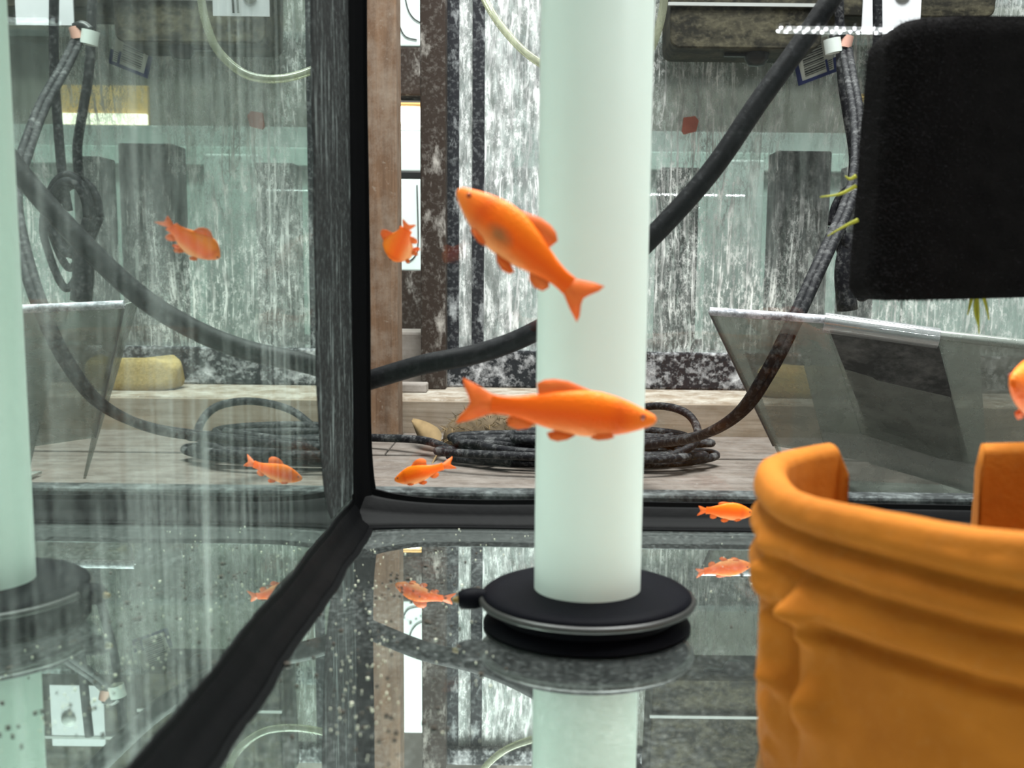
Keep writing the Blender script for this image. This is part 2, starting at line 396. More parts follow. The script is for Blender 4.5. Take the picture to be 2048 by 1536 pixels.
# ------------------------------------------------------------------ terracotta pot with a notch in its far rim
PCX, PCY, PRAD, RIMZ, TH = .1305, .297, .0715, H-.0545, .0085
def cyl_hit(u, v):
    d = fw*F+rt*(u-CX)-up*(v-CY)
    ox, oy = CAM.x-PCX, CAM.y-PCY; a = d.x**2+d.y**2; b = 2*(ox*d.x+oy*d.y); c = ox*ox+oy*oy-PRAD**2
    D = b*b-4*a*c; t = (-b-math.sqrt(max(D, 0)))/(2*a); p = CAM+d*t
    return math.degrees(math.atan2(p.y-PCY, p.x-PCX)) % 360, p.z
bumps = []
for (u, v, su, sv, amt) in [(1606, 1225, 2.4, .0050, .0036), (1622, 1262, 2.6, .0040, .0030), (1630, 1400, 3.2, .0060, .0040), (1612, 1440, 3.5, .0045, .0020),
                            (1545, 1215, 4.0, .0045, .0028), (1548, 1290, 3.6, .0060, .0026), (1552, 1355, 4.2, .0040, .0034), (1540, 1440, 3.6, .0060, .0020),
                            (1540, 1130, 4.0, .0055, .0026), (1580, 1330, 1.6, .02, -.0016), (1528, 1250, 3, .003, .0014), (1526, 1400, 3, .004, .0016), (1524, 1490, 3, .003, .0016)]:
    ph, z = cyl_hit(u, v); bumps.append((ph, z, su, sv, amt))
def pot_r(ph, z):
    d = RIMZ-z; r = PRAD
    wv = .0010*math.sin(R(ph*2.2))+.0006*math.sin(R(ph*5+40))
    d2 = d+wv
    r -= .05*max(0, d-.02)
    for c, w_, a in [(.0095, .0013, .0030), (.0190, .0016, .0034), (.0310, .0020, .0040)]:
        cc = c+.0035*math.sin(R((ph-180)*.9))
        r -= a*math.exp(-((d2-cc)/w_)**2)
        r += a*.55*math.exp(-((d2-cc+.0045)/.0032)**2)
    for bp, bz, su, sv, amt in bumps:
        da = (ph-bp+180) % 360-180
        r += 1.9*amt*math.exp(-(da/su)**2-((z-bz)/sv)**2)
    r += .0009*mnoise.noise(Vector((math.cos(R(ph))*3, math.sin(R(ph))*3, z*40)))+.0005*mnoise.noise(Vector((math.cos(R(ph))*11, math.sin(R(ph))*11, z*150)))
    return r
def rim_h(ph):
    def sst(x): x = min(1, max(0, x)); return x*x*(3-2*x)
    cut = sst((ph-80)/2.5)*sst((126-ph)/2.5)
    return RIMZ-cut*.062+.0007*math.sin(R(ph*3))+.0005*math.sin(R(ph*7))
phs = []
a = 0
while a < 360:
    phs.append(a); a += .5 if (76 < a < 86 or 120 < a < 130 or 175 < a < 235) else 1.5
NZ = 70; rings = []
for ph in phs:
    c, s_ = math.cos(R(ph)), math.sin(R(ph)); hz = rim_h(ph); col = []
    for i in range(NZ+1):
        z = hz-.003-(hz-.003)*(1-i/NZ); col.append((pot_r(ph, min(z, RIMZ)), z))
    ro = pot_r(ph, hz-.003)
    for q in range(1, 8):
        an = math.pi*q/8; col.append((ro-TH/2+TH/2*math.cos(an), hz-.003+.0036*math.sin(an)))
    for i in range(13):
        col.append((ro-TH, (hz-.003)*(1-i/12)+.008*(i/12)))
    rings.append([(PCX+r*c, PCY+r*s_, z) for r, z in col])
m = MB(); W = len(rings[0]); N = len(rings)
vs = [p for r in rings for p in r]; fs = []
for i in range(N):
    j = (i+1) % N
    for kk in range(W-1): fs.append((i*W+kk, j*W+kk, j*W+kk+1, i*W+kk+1))
b0 = len(vs); vs += [(PCX, PCY, .008), (PCX, PCY, 0)]
for i in range(N):
    j = (i+1) % N; fs.append((i*W+W-1, j*W+W-1, b0)); fs.append((j*W, i*W, b0+1))
m.add(vs, fs); tag(m.build('clay_pot', 'terracotta', None, True), 'orange terracotta pot with ridged, knobbly side and a gap in its rim', 'pot')

# ------------------------------------------------------------------ black foam block with fuzz
FYD = .47
p0 = U(1712, 592, FYD); p1 = U(1735, 28, FYD)
fx0, fz0, fz1 = p0.x+.0088, p0.z-.002, p1.z; fx1 = fx0+.112; fdep = .062
foam = empty('foam_filter', (fx0+.05, FYD+.03, fz0), 'black fuzzy foam filter block hanging above the clay pot', 'filter')
rings = []; nz = 26; seg = 64
for i in range(nz+1):
    t = i/nz; z = fz0+(fz1-fz0)*t
    edge = min(1, math.sin(math.pi*min(1, max(0, t)))*9+.0)
    sh = 1-.06*(1-min(1, t/.06))**2 - .09*max(0, (t-.92)/.08)**2.2
    ring = []
    for kq in range(seg):
        an = 2*math.pi*kq/seg; c, s_ = math.cos(an), math.sin(an)
        e = .42; x = math.copysign(abs(c)**e, c); y = math.copysign(abs(s_)**e, s_)
        jit = 1+.012*mnoise.noise(Vector((x*6, y*6, t*14)))
        px = (fx0+fx1)/2+.056*x*sh*jit+.0035*t; py = FYD+fdep/2+.031*y*sh*jit
        zz = z+.035*(px-fx0)*(1 if t < .5 else .3)
        ring.append((px, py, zz))
    rings.append(ring)
fo = MB().loft(rings).build('foam_block', 'foam', foam, True, angle=60)
fz = MB()
for i in range(nz):
    for kq in range(seg):
        for _ in range(9 if kq in range(24, 64) else 3):
            a, b = rings[i][kq], rings[i+1][(kq+1) % seg]; t1, t2 = random.random(), random.random()
            p = Vector((a[0]+(b[0]-a[0])*t1, a[1]+(b[1]-a[1])*t1, a[2]+(b[2]-a[2])*t2))
            nrm = Vector((p.x-(fx0+fx1)/2, (p.y-FYD-fdep/2)*1.6, 0)).normalized()
            dr = (nrm+Vector((random.uniform(-.8, .8), random.uniform(-.8, .8), random.uniform(-.3, .9)))).normalized()*random.uniform(.0012, .0034)
            sd = Vector((random.uniform(-1, 1), random.uniform(-1, 1), random.uniform(-1, 1))).normalized()*.00016
            fz.add([p-sd-nrm*.0004, p+sd-nrm*.0004, p+dr], [(0, 1, 2)])
for _ in range(1600):
    kq = random.randrange(seg); rr = random.random()**.5; i = random.choice((0, nz))
    q = rings[i][kq]; p = Vector(((fx0+fx1)/2+(q[0]-(fx0+fx1)/2)*rr, FYD+fdep/2+(q[1]-FYD-fdep/2)*rr, q[2]))
    dr = Vector((random.uniform(-1, 1), random.uniform(-1, 1), -1 if i == 0 else 1)).normalized()*random.uniform(.0006, .0016)
    sd = Vector((random.uniform(-1, 1), random.uniform(-1, 1), 0)).normalized()*.00016
    fz.add([p-sd, p+sd, p+dr], [(0, 1, 2)])
fz.build('foam_fuzz', 'foam_fuzz', foam)['kind'] = 'stuff'
for pts in [[(1712, 372), (1680, 388), (1640, 394)], [(1716, 440), (1690, 452), (1655, 472)], [(1712, 352), (1700, 358), (1690, 352)],
            [(1952, 580), (1956, 620), (1958, 668)], [(1946, 585), (1940, 610), (1935, 630)], [(1962, 580), (1972, 610), (1978, 640)], [(1954, 585), (1950, 620), (1956, 650)]]:
    MB().tube([U(u, v, FYD+.018) for u, v in pts], .0007, 6, 4, True, lambda t: .0010*(1-.75*t)).build('moss_strand', 'moss', foam, True)

# ------------------------------------------------------------------ fish
BODY = [  # x, top, bottom, half width
    (.000, .004, -.006, .004), (.012, .020, -.022, .016), (.04, .031, -.036, .026), (.09, .050, -.055, .040), (.15, .070, -.074, .051), (.22, .089, -.090, .059),
    (.30, .103, -.103, .063), (.38, .106, -.104, .062), (.46, .100, -.098, .056), (.54, .087, -.086, .047), (.62, .068, -.068, .036),
    (.70, .051, -.050, .026), (.77, .042, -.041, .018), (.82, .041, -.041, .013), (.85, .045, -.045, .007)]
def bend_fn(bend):
    return lambda x: bend*max(0, x-.45)**2*2.2
def fish(label, nose, tail, deep=1.0, bend=0.0, upv=(0, 0, 1), fork=1.0, mat='fish_skin', dors=1.0, wide=1.0, cut_fins=False):
    nose, tail = Vector(nose), Vector(tail); L = (tail-nose).length
    ex = (tail-nose).normalized(); ez = Vector(upv); ez = (ez-ex*ez.dot(ex)).normalized(); ey = ez.cross(ex)
    root = bpy.data.objects.new('fish', None); COL.objects.link(root); root.empty_display_size = .01
    root.matrix_world = Matrix(((ex.x*L, ey.x*L, ez.x*L, nose.x), (ex.y*L, ey.y*L, ez.y*L, nose.y), (ex.z*L, ey.z*L, ez.z*L, nose.z), (0, 0, 0, 1)))
    bpy.context.view_layer.update(); tag(root, label, 'fish', 'goldfish in the tank')
    bf = bend_fn(bend)
    def part(mb, name, mt, sm=True, sub=0, par=None):
        o = mb.build(name, mt, None, sm, sub=sub); o.parent = par or root; return o
    rings = []; seg = 20
    xs = []
    for i in range(len(BODY)-1):
        for kq in range(3): xs.append((i, kq/3))
    xs.append((len(BODY)-2, 1))
    for i, t in xs:
        a, b = BODY[i], BODY[i+1]
        x, tp, bt, hw = [a[j]+(b[j]-a[j])*t for j in range(4)]
        tp *= deep; bt *= deep; hw *= wide; zc, hz = (tp+bt)/2, (tp-bt)/2
        rings.append([(x, bf(x)+hw*math.copysign(abs(math.cos(an))**.9, math.cos(an)), zc+hz*math.sin(an)) for an in [2*math.pi*k_/seg for k_ in range(seg)]])
    body = part(MB().loft(rings), 'body', mat, True, 1)
    def fin(name, outline, n_root, th=.006, yoff=0.0, tilt=0.0, fs_=1.0):
        """outline in x,z: the first n_root points lie on the body, thicker there"""
        zr = sum(outline[i][1] for i in range(n_root))/n_root
        outline = [(x, z) if i < n_root else (x, zr+(z-zr)*fs_) for i, (x, z) in enumerate(outline)]
        c = [sum(p[0] for p in outline)/len(outline), sum(p[1] for p in outline)/len(outline)]
        f = MB(); n = len(outline); vs = []
        z0 = sum(outline[i][1] for i in range(n_root))/n_root
        for sgn in (-1, 1):
            for i, (x, z) in enumerate(outline):
                t = th if i < n_root else th*.25
                vs.append((x, bf(x)+yoff+sgn*t+tilt*(z-z0), z))
            vs.append((c[0], bf(c[0])+yoff+sgn*th*.55+tilt*(c[1]-z0), c[1]))
        fs = []
        for i in range(n):
            j = (i+1) % n
            fs += [(i, j, n), (n+1+j, n+1+i, 2*n+1), (j, i, n+1+i, n+1+j)]
        f.add(vs, fs); return part(f, name, 'fin' if 'fish_skin' in mat else mat)
    d = deep
    fin('dorsal_fin', [(.34, .095*d), (.42, .096*d), (.50, .085*d), (.58, .068*d), (.62, .060*d), (.635, .10*d*dors+.02), (.60, .140*d*dors), (.55, .150*d*dors), (.48, .146*d*dors), (.42, .128*d*dors), (.37, .112*d)], 5, fs_=.85)
    k = fork
    fin('tail_fin', [(.80, -.036), (.79, 0), (.80, .036), (.86, .056*k), (.93, .092*k), (1.0, .118*k), (.992, .078*k), (.965, .030*k), (.952, -.004), (.965, -.036*k), (.998, -.082*k), (1.01, -.120*k), (.93, -.090*k), (.86, -.056*k)], 3)
    fin('anal_fin', [(.74, -.040*d), (.68, -.048*d), (.62, -.064*d), (.65, -.100*d), (.70, -.112*d), (.75, -.098*d), (.765, -.062*d)], 3, fs_=.8)
    for sd in (-1, 1):
        fin('pelvic_fin', [(.50, -.088*d), (.45, -.094*d), (.41, -.098*d), (.45, -.130*d), (.50, -.145*d), (.54, -.136*d), (.55, -.11*d)], 3, .004, sd*.016, -sd*.25, .75)
        fin('pectoral_fin', [(.245, -.070*d), (.225, -.080*d), (.215, -.088*d), (.25, -.115*d), (.30, -.128*d), (.34, -.118*d), (.33, -.098*d)], 3, .004, sd*.036*wide, -sd*.6, .55)
        e = MB(); rr = .0155
        er = [[(.082+rr*math.sin(a_)*math.cos(b_), sd*(.0355*wide+.008*math.cos(a_)), .014*d+rr*math.sin(a_)*math.sin(b_)) for b_ in [2*math.pi*q/12 for q in range(12)]] for a_ in (.01, .5, 1.0, 1.57)]
        part(e.loft(er), 'eye', 'fish_eye')
    return root
ft = lambda u, v, Y: U(u, v, Y)
fish('large orange fish with a dark belly patch, angled tail-down before the white pipe', ft(916, 379, .345), ft(1178, 607, .335), 1.36, .06, upv=(.75, -.12, .75), fork=1.08, dors=1.0, mat='patched_fish_skin')
fish('large orange fish swimming level across the foot half of the white pipe', ft(1313, 840, .345), ft(922, 804, .335), 1.14, -.05, upv=(-.05, -.10, 1), fork=.98)
fish('small red-orange fish pointing away and down by the corner silicone', ft(786, 520, .479), ft(816, 449, .442), 1.55, .04, upv=(-.8, -.3, .5), fork=.6)
fish('small orange fish with a curled tail close above the frame by the corner', ft(789, 960, .575), ft(896, 932, .569), 1.55, .55, fork=.95, dors=1.15)
fish('small orange fish with a pale belly gliding between pipe and clay pot', ft(1507, 1026, .570), ft(1392, 1018, .566), 1.45, .2, fork=.72, dors=.75)
fish('orange fish mostly cut off, above the gap of the clay pot', ft(2024, 760, .36), ft(2170, 800, .42), 1.35, .1)

# ------------------------------------------------------------------ light bar above the tank, seen as a beaded line in the back glass
bar = empty('light_bar', (.35, .30, .322), 'beaded white light bar above the tank, mirrored in the back glass', 'lamp')
MB().box((.172, .285, .3215), (.496, .315, .336)).build('housing', 'black_plastic', bar, bevel=.002)
ico = MB().lathe([(.0003, -.0022), (.0011, -.0018), (.0016, -.0008), (.0016, 0), (.0008, .0005)], (0, 0, 0), 10)
me0 = None
for i in range(46):
    for rw in (-.0035*(i % 2),):
        if me0 is None:
            o = ico.build('led_bead', 'led', None, True); me0 = o.data
        else:
            o = bpy.data.objects.new('led_bead', me0); COL.objects.link(o)
        o.parent = bar; o.location = Vector((.178+i*.0070, .30+rw, .3210))-Vector((.35, .30, .322))
area('light_bar_offscreen', (.335, .30, .3200), (.31, .018), .32, color=(.95, 1, .97))

# ------------------------------------------------------------------ wooden rack behind
ZL, ZP = -.030, -.074     # ledge top, plank top
pa, pb = U(722, 500, 1.405), U(800, 500, 1.405)
tag(MB().box((pa.x, 1.380, -.9), (pb.x, 1.4235, 1.2)).build('wooden_post', 'post_wood', None, bevel=.002), 'upright weathered wooden post behind the tank corner', 'post')
ledge = empty('wooden_ledge', (.2, 1.7, -.9), 'wooden ledge with pale dusty top and dark front, carrying the stained tanks', 'shelf')
MB().box((-.60, 1.43, ZL-.046), (1.3, 2.05, ZL)).build('ledge_board', 'ledge_wood', ledge, bevel=.002)
MB().box((-.60, 1.424, ZL-.045), (1.3, 1.4305, ZL-.002)).build('ledge_front', 'ledge_front', ledge, bevel=.001)
deck = empty('plank_shelf', (.2, 1.0, -.9), 'low shelf of grimy brown planks between the tank and the ledge', 'shelf')
for i, (y0, y1) in enumerate([(.655, .845), (.850, 1.060), (1.065, 1.255), (1.260, 1.423)]):
    x0 = pb.x+.001 if i == 3 else -.60
    MB().box((x0, y0, ZP-.02+.0015*(i % 2)), (1.3, y1, ZP+.0015*(i % 2))).build('plank', 'plank_wood', deck, bevel=.0015)
MB().box((-.60, 1.260, ZP-.0185), (pb.x-.0005, 1.379, ZP+.0015)).build('plank', 'plank_wood', deck, bevel=.0015)
stand = empty('tank_stand', (.2, .27, -.9), 'wooden stand board under the glass fish tank', 'stand')
MB().box((-.6, -.10, -.036), (1.0, .645, -.014)).build('tank_shelf', 'plank_wood', stand, bevel=.002)
for x in (-.55, .95):
    MB().box((x, .02, -.9), (x+.05, .07, -.036)).build('leg', 'post_wood', stand, bevel=.002)
    MB().box((x, .55, -.9), (x+.05, .60, -.036)).build('leg', 'post_wood', stand, bevel=.002)
    MB().box((x, .70, -.9), (x+.05, .75, ZP-.02)).build('leg', 'post_wood', deck, bevel=.002)
    MB().box((x, 1.30, -.9), (x+.05, 1.35, ZP-.02)).build('leg', 'post_wood', deck, bevel=.002)
    MB().box((x, 1.50, -.9), (x+.05, 1.55, ZL-.046)).build('leg', 'post_wood', ledge, bevel=.002)
    MB().box((x, 1.95, -.9), (x+.05, 2.0, ZL-.046)).build('leg', 'post_wood', ledge, bevel=.002)
# brown post and a low timber behind
q0, q1 = U(843, 400, 1.56), U(893, 400, 1.56)
bp = MB().box((q0.x, 1.545, ZL), (q1.x, 1.575, .62)).build('brown_board', 'brown_post', None, bevel=.002)
tag(bp, 'dark brown upright board flecked with white drips beside the stained tank', 'board')
t0, t1 = U(800, 660, 1.60), U(885, 660, 1.60)
tb = MB().box((t0.x-.12, 1.58, ZL), (t1.x, 1.66, U(840, 662, 1.60).z)).build('timber_block', 'dusty_timber', None, bevel=.004)
tag(tb, 'low dusty timber block on the ledge behind the wooden post', 'timber')
tr = MB().box((t0.x-.1, 1.50, ZL), (q0.x+.012, 1.53, ZL+.012)).build('wood_scrap', 'dusty_timber', None, bevel=.002)
tag(tr, 'thin scrap of wood on the ledge at the foot of the brown board', 'wood')

# ------------------------------------------------------------------ the two stained tanks on the ledge
def rear_tank(x0, x1, label, glass, z1=.58):
    y0, y1, zt = 1.585, 1.90, z1
    r = empty('stained_tank', ((x0+x1)/2, (y0+y1)/2, ZL), label, 'fish tank')
    e = .005
    MB().box((x0-e, y0-.008, ZL), (x1+e, y0+.012, .022)).build('bottom_rim', 'rim_mineral', r, bevel=.003)
    MB().box((x0-e, y1-.012, ZL), (x1+e, y1+.008, .022)).build('bottom_rim', 'rim_mineral', r, bevel=.003)
    MB().box((x0-e, y0-.010, zt-.02), (x1+e, y0+.012, zt+.006)).build('top_rim', 'rim_mineral', r, bevel=.003)
    MB().box((x0-e, y1-.012, zt-.02), (x1+e, y1+.008, zt+.006)).build('top_rim', 'rim_mineral', r, bevel=.003)
    MB().box((x0, y0, .0), (x1, y0+.006, zt)).build('front_pane', glass, r)['label'] = 'front glass crusted with white mineral streaks'
    MB().box((x0, y1-.006, .0), (x1, y1, zt)).build('back_pane', 'shop_glass', r)
    MB().box((x0, y0+.006, .0), (x0+.006, y1-.006, zt)).build('side_pane', 'shop_glass', r)
    MB().box((x1-.006, y0+.006, .0), (x1, y1-.006, zt)).build('side_pane', 'shop_glass', r)
    MB().box((x0+.006, y0+.006, .0), (x1-.006, y1-.006, .006)).build('floor_pane', 'grey_panel', r)
    return r
xa = U(893, 500, 1.585).x
r1 = rear_tank(xa, .098, 'narrow tank thick with white streaks between brown board and white pipe', 'white_stained_glass')
r2 = rear_tank(.112, .95, 'wide tank with grey glass and white drip streaks behind the clear bin', 'stained_glass')
# black silicone edges on the front panes
for x0, x1, r in ((xa, U(918, 500, 1.583).x, r1), (U(944, 500, 1.583).x, U(968, 500, 1.583).x, r1), (.078, .098, r1), (.112, .126, r2)):
    MB().box((x0, 1.5825, .02), (x1, 1.5850, .56)).build('silicone_edge', 'edge_mineral', r, bevel=.001)

# things standing in and behind the stained tanks
def block(name, px, Y, dep, mat, label, cat, par=None, bevel=.003):
    u0, v0, u1, v1 = px; a, b = U(u0, v1, Y), U(u1, v0, Y)
    o = MB().box((a.x, Y, a.z), (b.x, Y+dep, b.z)).build(name, mat, par, bevel=bevel)
    if not par: tag(o, label, cat)
    return o
def tall_block(name, px, Y, dep, mat, label, cat, foot):
    u0, v0, u1, v1 = px; a, b = U(u0, v1, Y), U(u1, v0, Y)
    return tag(MB().box((a.x, Y, foot), (b.x, Y+dep, b.z)).build(name, mat, None, bevel=.003), label, cat)
box = tall_block('filter_box', (1545, 302, 1665, 525), 1.62, .06, 'dark_box', 'dark box filter standing inside the wide stained tank', 'filter', .006)
tall_block('filter_box', (1690, 330, 1760, 600), 1.64, .06, 'dark_box', 'narrow dark filter inside the wide stained tank, behind the black foam', 'filter', .006)
tall_block('filter_box', (1315, 335, 1400, 600), 1.68, .06, 'dark_box', 'squat dark filter inside the wide stained tank, beside the white pipe', 'filter', .006)
tall_block('slate_panel', (1408, 320, 1530, 600), 1.86, .01, 'pale_green', 'pale green panel inside the wide stained tank', 'panel', .006)

# far shelf beyond the stained tanks: pale panels, warm board and a strip lamp
far = empty('far_shelf', (.4, 2.5, -.9), 'far shop shelf of pale green panels seen through the stained tanks', 'shelf')
for i, (x0, x1) in enumerate([(-.10, .16), (.165, .44), (.445, .78), (.785, 1.2)]):
    MB().box((x0, 2.50, -.9), (x1, 2.52, .34)).build('panel', 'pale_green', far, bevel=.002)
MB().box((-.10, 2.46, .345), (1.2, 2.56, .383)).build('rail', 'pale_green', far, bevel=.002)
MB().box((-.10, 2.50, .383), (1.2, 2.52, .430)).build('panel', 'grey_panel', far, bevel=.002)
MB().box((-.10, 2.53, .430), (1.2, 2.56, 1.05)).build('panel', 'wall_paint', far, bevel=.002)
MB().box((.66, 2.515, .430), (.86, 2.53, .515)).build('warm_panel', 'warm_board', far, bevel=.002)
MB().box((.66, 2.505, .432), (.86, 2.515, .455)).build('lamp_tube', 'white_light', far, bevel=.002)
MB().box((-.10, 2.44, .60), (1.2, 2.53, .615)).build('rail', 'shelf_metal', far, bevel=.002)
MB().box((-.16, 2.48, -.9), (-.10, 2.56, .95)).build('upright', 'wall_paint', far, bevel=.002)

# white boxes and the lamp seen in the slot between post and brown board
def slot(name, v0, v1, mat, label, cat, Y=2.35, u0=792, u1=852, dep=.08):
    return block(name, (u0, v0, u1, v1), Y, dep, mat, label, cat)
s1 = slot('control_box', -220, 92, 'white_panel', 'white control box with thin wires, uppermost in the slot beside the wooden post', 'box')
for pts in [[(806, -30), (815, 15), (826, 35), (840, 45)], [(793, 20), (797, 45), (810, 72), (834, 80)]]:
    MB().tube([U(u, v, 2.347) for u, v in pts], .0013, 6, 5).build('wire', 'ink', s1, True)
slot('dark_cover', 94, 190, 'brown_post', 'dark cover below the white control box in the slot', 'cover')
lb = slot('shop_lamp', 205, 262, 'white_panel', 'glaring shop lamp shining through the slot beside the wooden post', 'lamp')
block('lamp_tube', (795, 214, 836, 240), 2.335, .014, 'lamp_tube', '', '', lb)
block('lamp_shade', (793, 205, 846, 212), 2.325, .03, 'warm_board', '', '', lb)
slot('grey_box', 262, 342, 'white_panel', 'plain white box under the glaring lamp in the slot', 'box')
slot('dark_rail', 342, 358, 'black_plastic', 'dark rail between two white boxes in the slot', 'rail')
s2 = slot('wired_box', 358, 541, 'white_panel', 'tall pale box with a looping wire in the slot beside the wooden post', 'box')
MB().tube([U(u, v, 2.347) for u, v in [(834, 370), (836, 440), (836, 490), (830, 512), (818, 522), (812, 515)]], .0013, 6, 5).build('wire', 'ink', s2, True)
slot('low_cover', 541, 700, 'brown_post', 'dark brown panel under the tall pale box in the slot', 'panel')

# ------------------------------------------------------------------ old hang-on filters over the wide tank
def hang_filter(px, label, Y=1.47):
    u0, u1, vb = px; a, b = U(u0, vb, Y), U(u1, vb, Y)
    r = empty('hang_on_filter', ((a.x+b.x)/2, Y+.05, a.z), label, 'filter')
    z0 = (a.z+b.z)/2; rc = .012
    prof = []
    for an in range(180, 271, 15): prof.append((a.x+rc+rc*math.cos(R(an)), z0+rc+rc*math.sin(R(an))))
    for an in range(270, 361, 15): prof.append((b.x-rc+rc*math.cos(R(an)), z0+rc+rc*math.sin(R(an))))
    prof += [(b.x+.004, z0+.17), (a.x-.004, z0+.17)]
    MB().loft([[(x, y, z) for x, z in prof] for y in (Y, Y+.10)]).build('filter_body', 'old_filter', r, bevel=.002)
    MB().box((a.x-.004, Y-.004, z0+.050), (b.x+.004, Y, z0+.054)).build('seam_ridge', 'grey_panel', r)
    return r, a, b, z0
f1, a1, b1, z1 = hang_filter((1340, 1642, 97), 'algae-browned hang-on filter with a black knob, above the grey streaks')
kx = U(1522, 104, 1.47)
MB().lathe([(.0005, -.016), (.010, -.015), (.015, -.008), (.016, 0), (.016, .010)], (kx.x, 1.50, kx.z+.004), 20).build('knob', 'black_plastic', f1, True, angle=50)
MB().box((kx.x-.042, 1.495, kx.z-.001), (kx.x, 1.503, kx.z+.003)).build('lever', 'black_plastic', f1, bevel=.001)
f2, a2, b2, z2 = hang_filter((1672, 1990, 34), 'second grey hang-on filter behind the black foam, with a white tag')
tg = U(1785, 8, 1.465)
wt = MB().box((tg.x-.036, 1.4665, tg.z-.036), (tg.x+.036, 1.469, tg.z+.05)).build('white_tag', 'white_paper', f2)
MB().lathe([(.010, 0), (.010, .002), (.002, .003)], (0, 0, 0), 16).build('tag_hole', 'grey_panel', f2, True).matrix_local = Matrix.Translation(Vector((tg.x+.012, 1.4667, tg.z+.012))-f2.location) @ Matrix.Rotation(R(90), 4, 'X')
# second tag hangs nearer, behind the white pipe
tg = U(1238, 16, 1.0)
t2 = MB().box((tg.x-.024, 1.0, tg.z-.010), (tg.x+.024, 1.0015, tg.z+.055)).build('price_tag', 'white_paper', None)
tag(t2, 'white hanging tag with a punched hole beside the pale air tube', 'tag')
MB().lathe([(.006, 0), (.006, .001), (.001, .0015)], (0, 0, 0), 14).build('tag_hole', 'grey_panel', t2, True).matrix_local = Matrix.Translation((tg.x-.008, .9998, tg.z+.006)) @ Matrix.Rotation(R(90), 4, 'X')
for dx_ in (.002, .006):
    MB().tube([(tg.x+dx_, .998, tg.z-.008), (tg.x+dx_+.001, .998, tg.z+.02), (tg.x+dx_+.002, .998, tg.z+.06)], .0009, 6, 3).build('tag_wire', 'ink', t2, True)

# barcode sticker on the wide tank's front glass
Yb = 1.578
sr = empty('barcode_sticker', U(1632, 130, Yb), 'navy-edged barcode sticker on the wide stained tank', 'sticker')
def quadpx(pts, mat, name, Y=Yb, th=.0008):
    q = [U(u, v, Y) for u, v in pts]
    o = MB().slab(q, (0, 1, 0), th).build(name, mat, sr); return o
plain('label_paper', (.55, .56, .50), .6, .3, .1, 40)
quadpx([(1590, 90), (1655, 72), (1672, 140), (1602, 165)], 'label_paper', 'backing')
quadpx([(1588, 128), (1596, 125), (1606, 166), (1597, 172)], 'navy', 'border', Yb-.0008)
quadpx([(1597, 172), (1600, 164), (1674, 136), (1674, 143)], 'navy', 'border', Yb-.0009)
quadpx([(1666, 116), (1672, 113), (1675, 141), (1669, 143)], 'navy', 'border', Yb-.0010)
quadpx([(1650, 120), (1654, 118), (1660, 145), (1655, 147)], 'navy', 'border', Yb-.0011)
for i in range(13):
    u, v = 1602+i*.75, 98+i*4.5; wd = random.choice((1.0, 1.6, 2.4))
    quadpx([(u, v), (u+40, v-16), (u+40.4, v-16+wd), (u+.4, v+wd)], 'ink', 'barcode_bar', Yb-.0008)
for i in range(5):
    quadpx([(1655+i*.3, 122+i*4), (1664+i*.3, 118+i*4), (1664.3+i*.3, 119.5+i*4), (1655.3+i*.3, 123.5+i*4)], 'ink', 'print_line', Yb-.0009)

# ------------------------------------------------------------------ cords and tubes
def cord(name, pts, r, mat, label, cat='cord', seg=12, sub=10, twin=0):
    P = [U(*p) for p in pts]
    if not twin:
        o = MB().tube(P, r, seg, sub).build(name, mat, None, True); return tag(o, label, cat)
    e = empty(name, P[0], label, cat)
    for s_ in (-1, 1):
        MB().tube([p+Vector((s_*twin, 0, s_*twin*.4)) for p in P], r, seg, sub).build('strand', mat, e, True)
    return e
cord('thick_cable', [(620, 790, .645), (700, 772, .640), (760, 754, .635), (850, 728, .630), (960, 706, .628), (1060, 668, .626), (1170, 600, .624), (1300, 478, .624), (1420, 345, .628), (1520, 200, .632), (1600, 90, .636), (1680, -30, .64), (1760, -160, .65)],
     .0057, 'cord', 'thick black cable sagging along the outside of the back glass', 'cable')
pg = cord('hanging_cord', [(1692, 100, 1.36), (1700, 150, 1.30), (1714, 230, 1.2), (1716, 330, 1.1), (1695, 410, 1.0), (1640, 530, .93), (1580, 660, .90), (1530, 755, .90), (1480, 825, .92), (1410, 868, .97), (1330, 884, 1.05), (1240, 893, 1.12), (1120, 900, 1.16)],
     .0042, 'cord_dirty', 'dirty twin black cord hanging past the clear bin down to the planks', 'cord', 10, 10, .0032)
# the plug at its top
for (c0, c1, mt, nm, rr) in (((1664, 78), (1668, 106), 'white_plastic', 'plug_body', .010), ((1696, 72), (1690, 96), 'copper_plug', 'plug_tip', .007)):
    MB().tube([U(*c0, 1.36), (U(*c0, 1.36)+U(*c1, 1.36))/2, U(*c1, 1.36)], rr, 14, 4).build(nm, mt, pg, True, angle=50)
MB().tube([U(1696, 74, 1.36), U(1680, 68, 1.36), U(1664, 80, 1.36)], .006, 10, 4).build('plug_bridge', 'black_plastic', pg, True)
tub = [(945, -60, 1.15), (975, 10, 1.13), (1015, 68, 1.10), (1068, 118, 1.06), (1150, 160, 1.03), (1230, 160, 1.02), (1290, 115, 1.02), (1316, 60, 1.02), (1328, 0, 1.02), (1332, -80, 1.02)]
cord('air_tube', tub, .0036, 'tubing', 'pale clear air tube drooping in a loop behind the white pipe', 'tube')

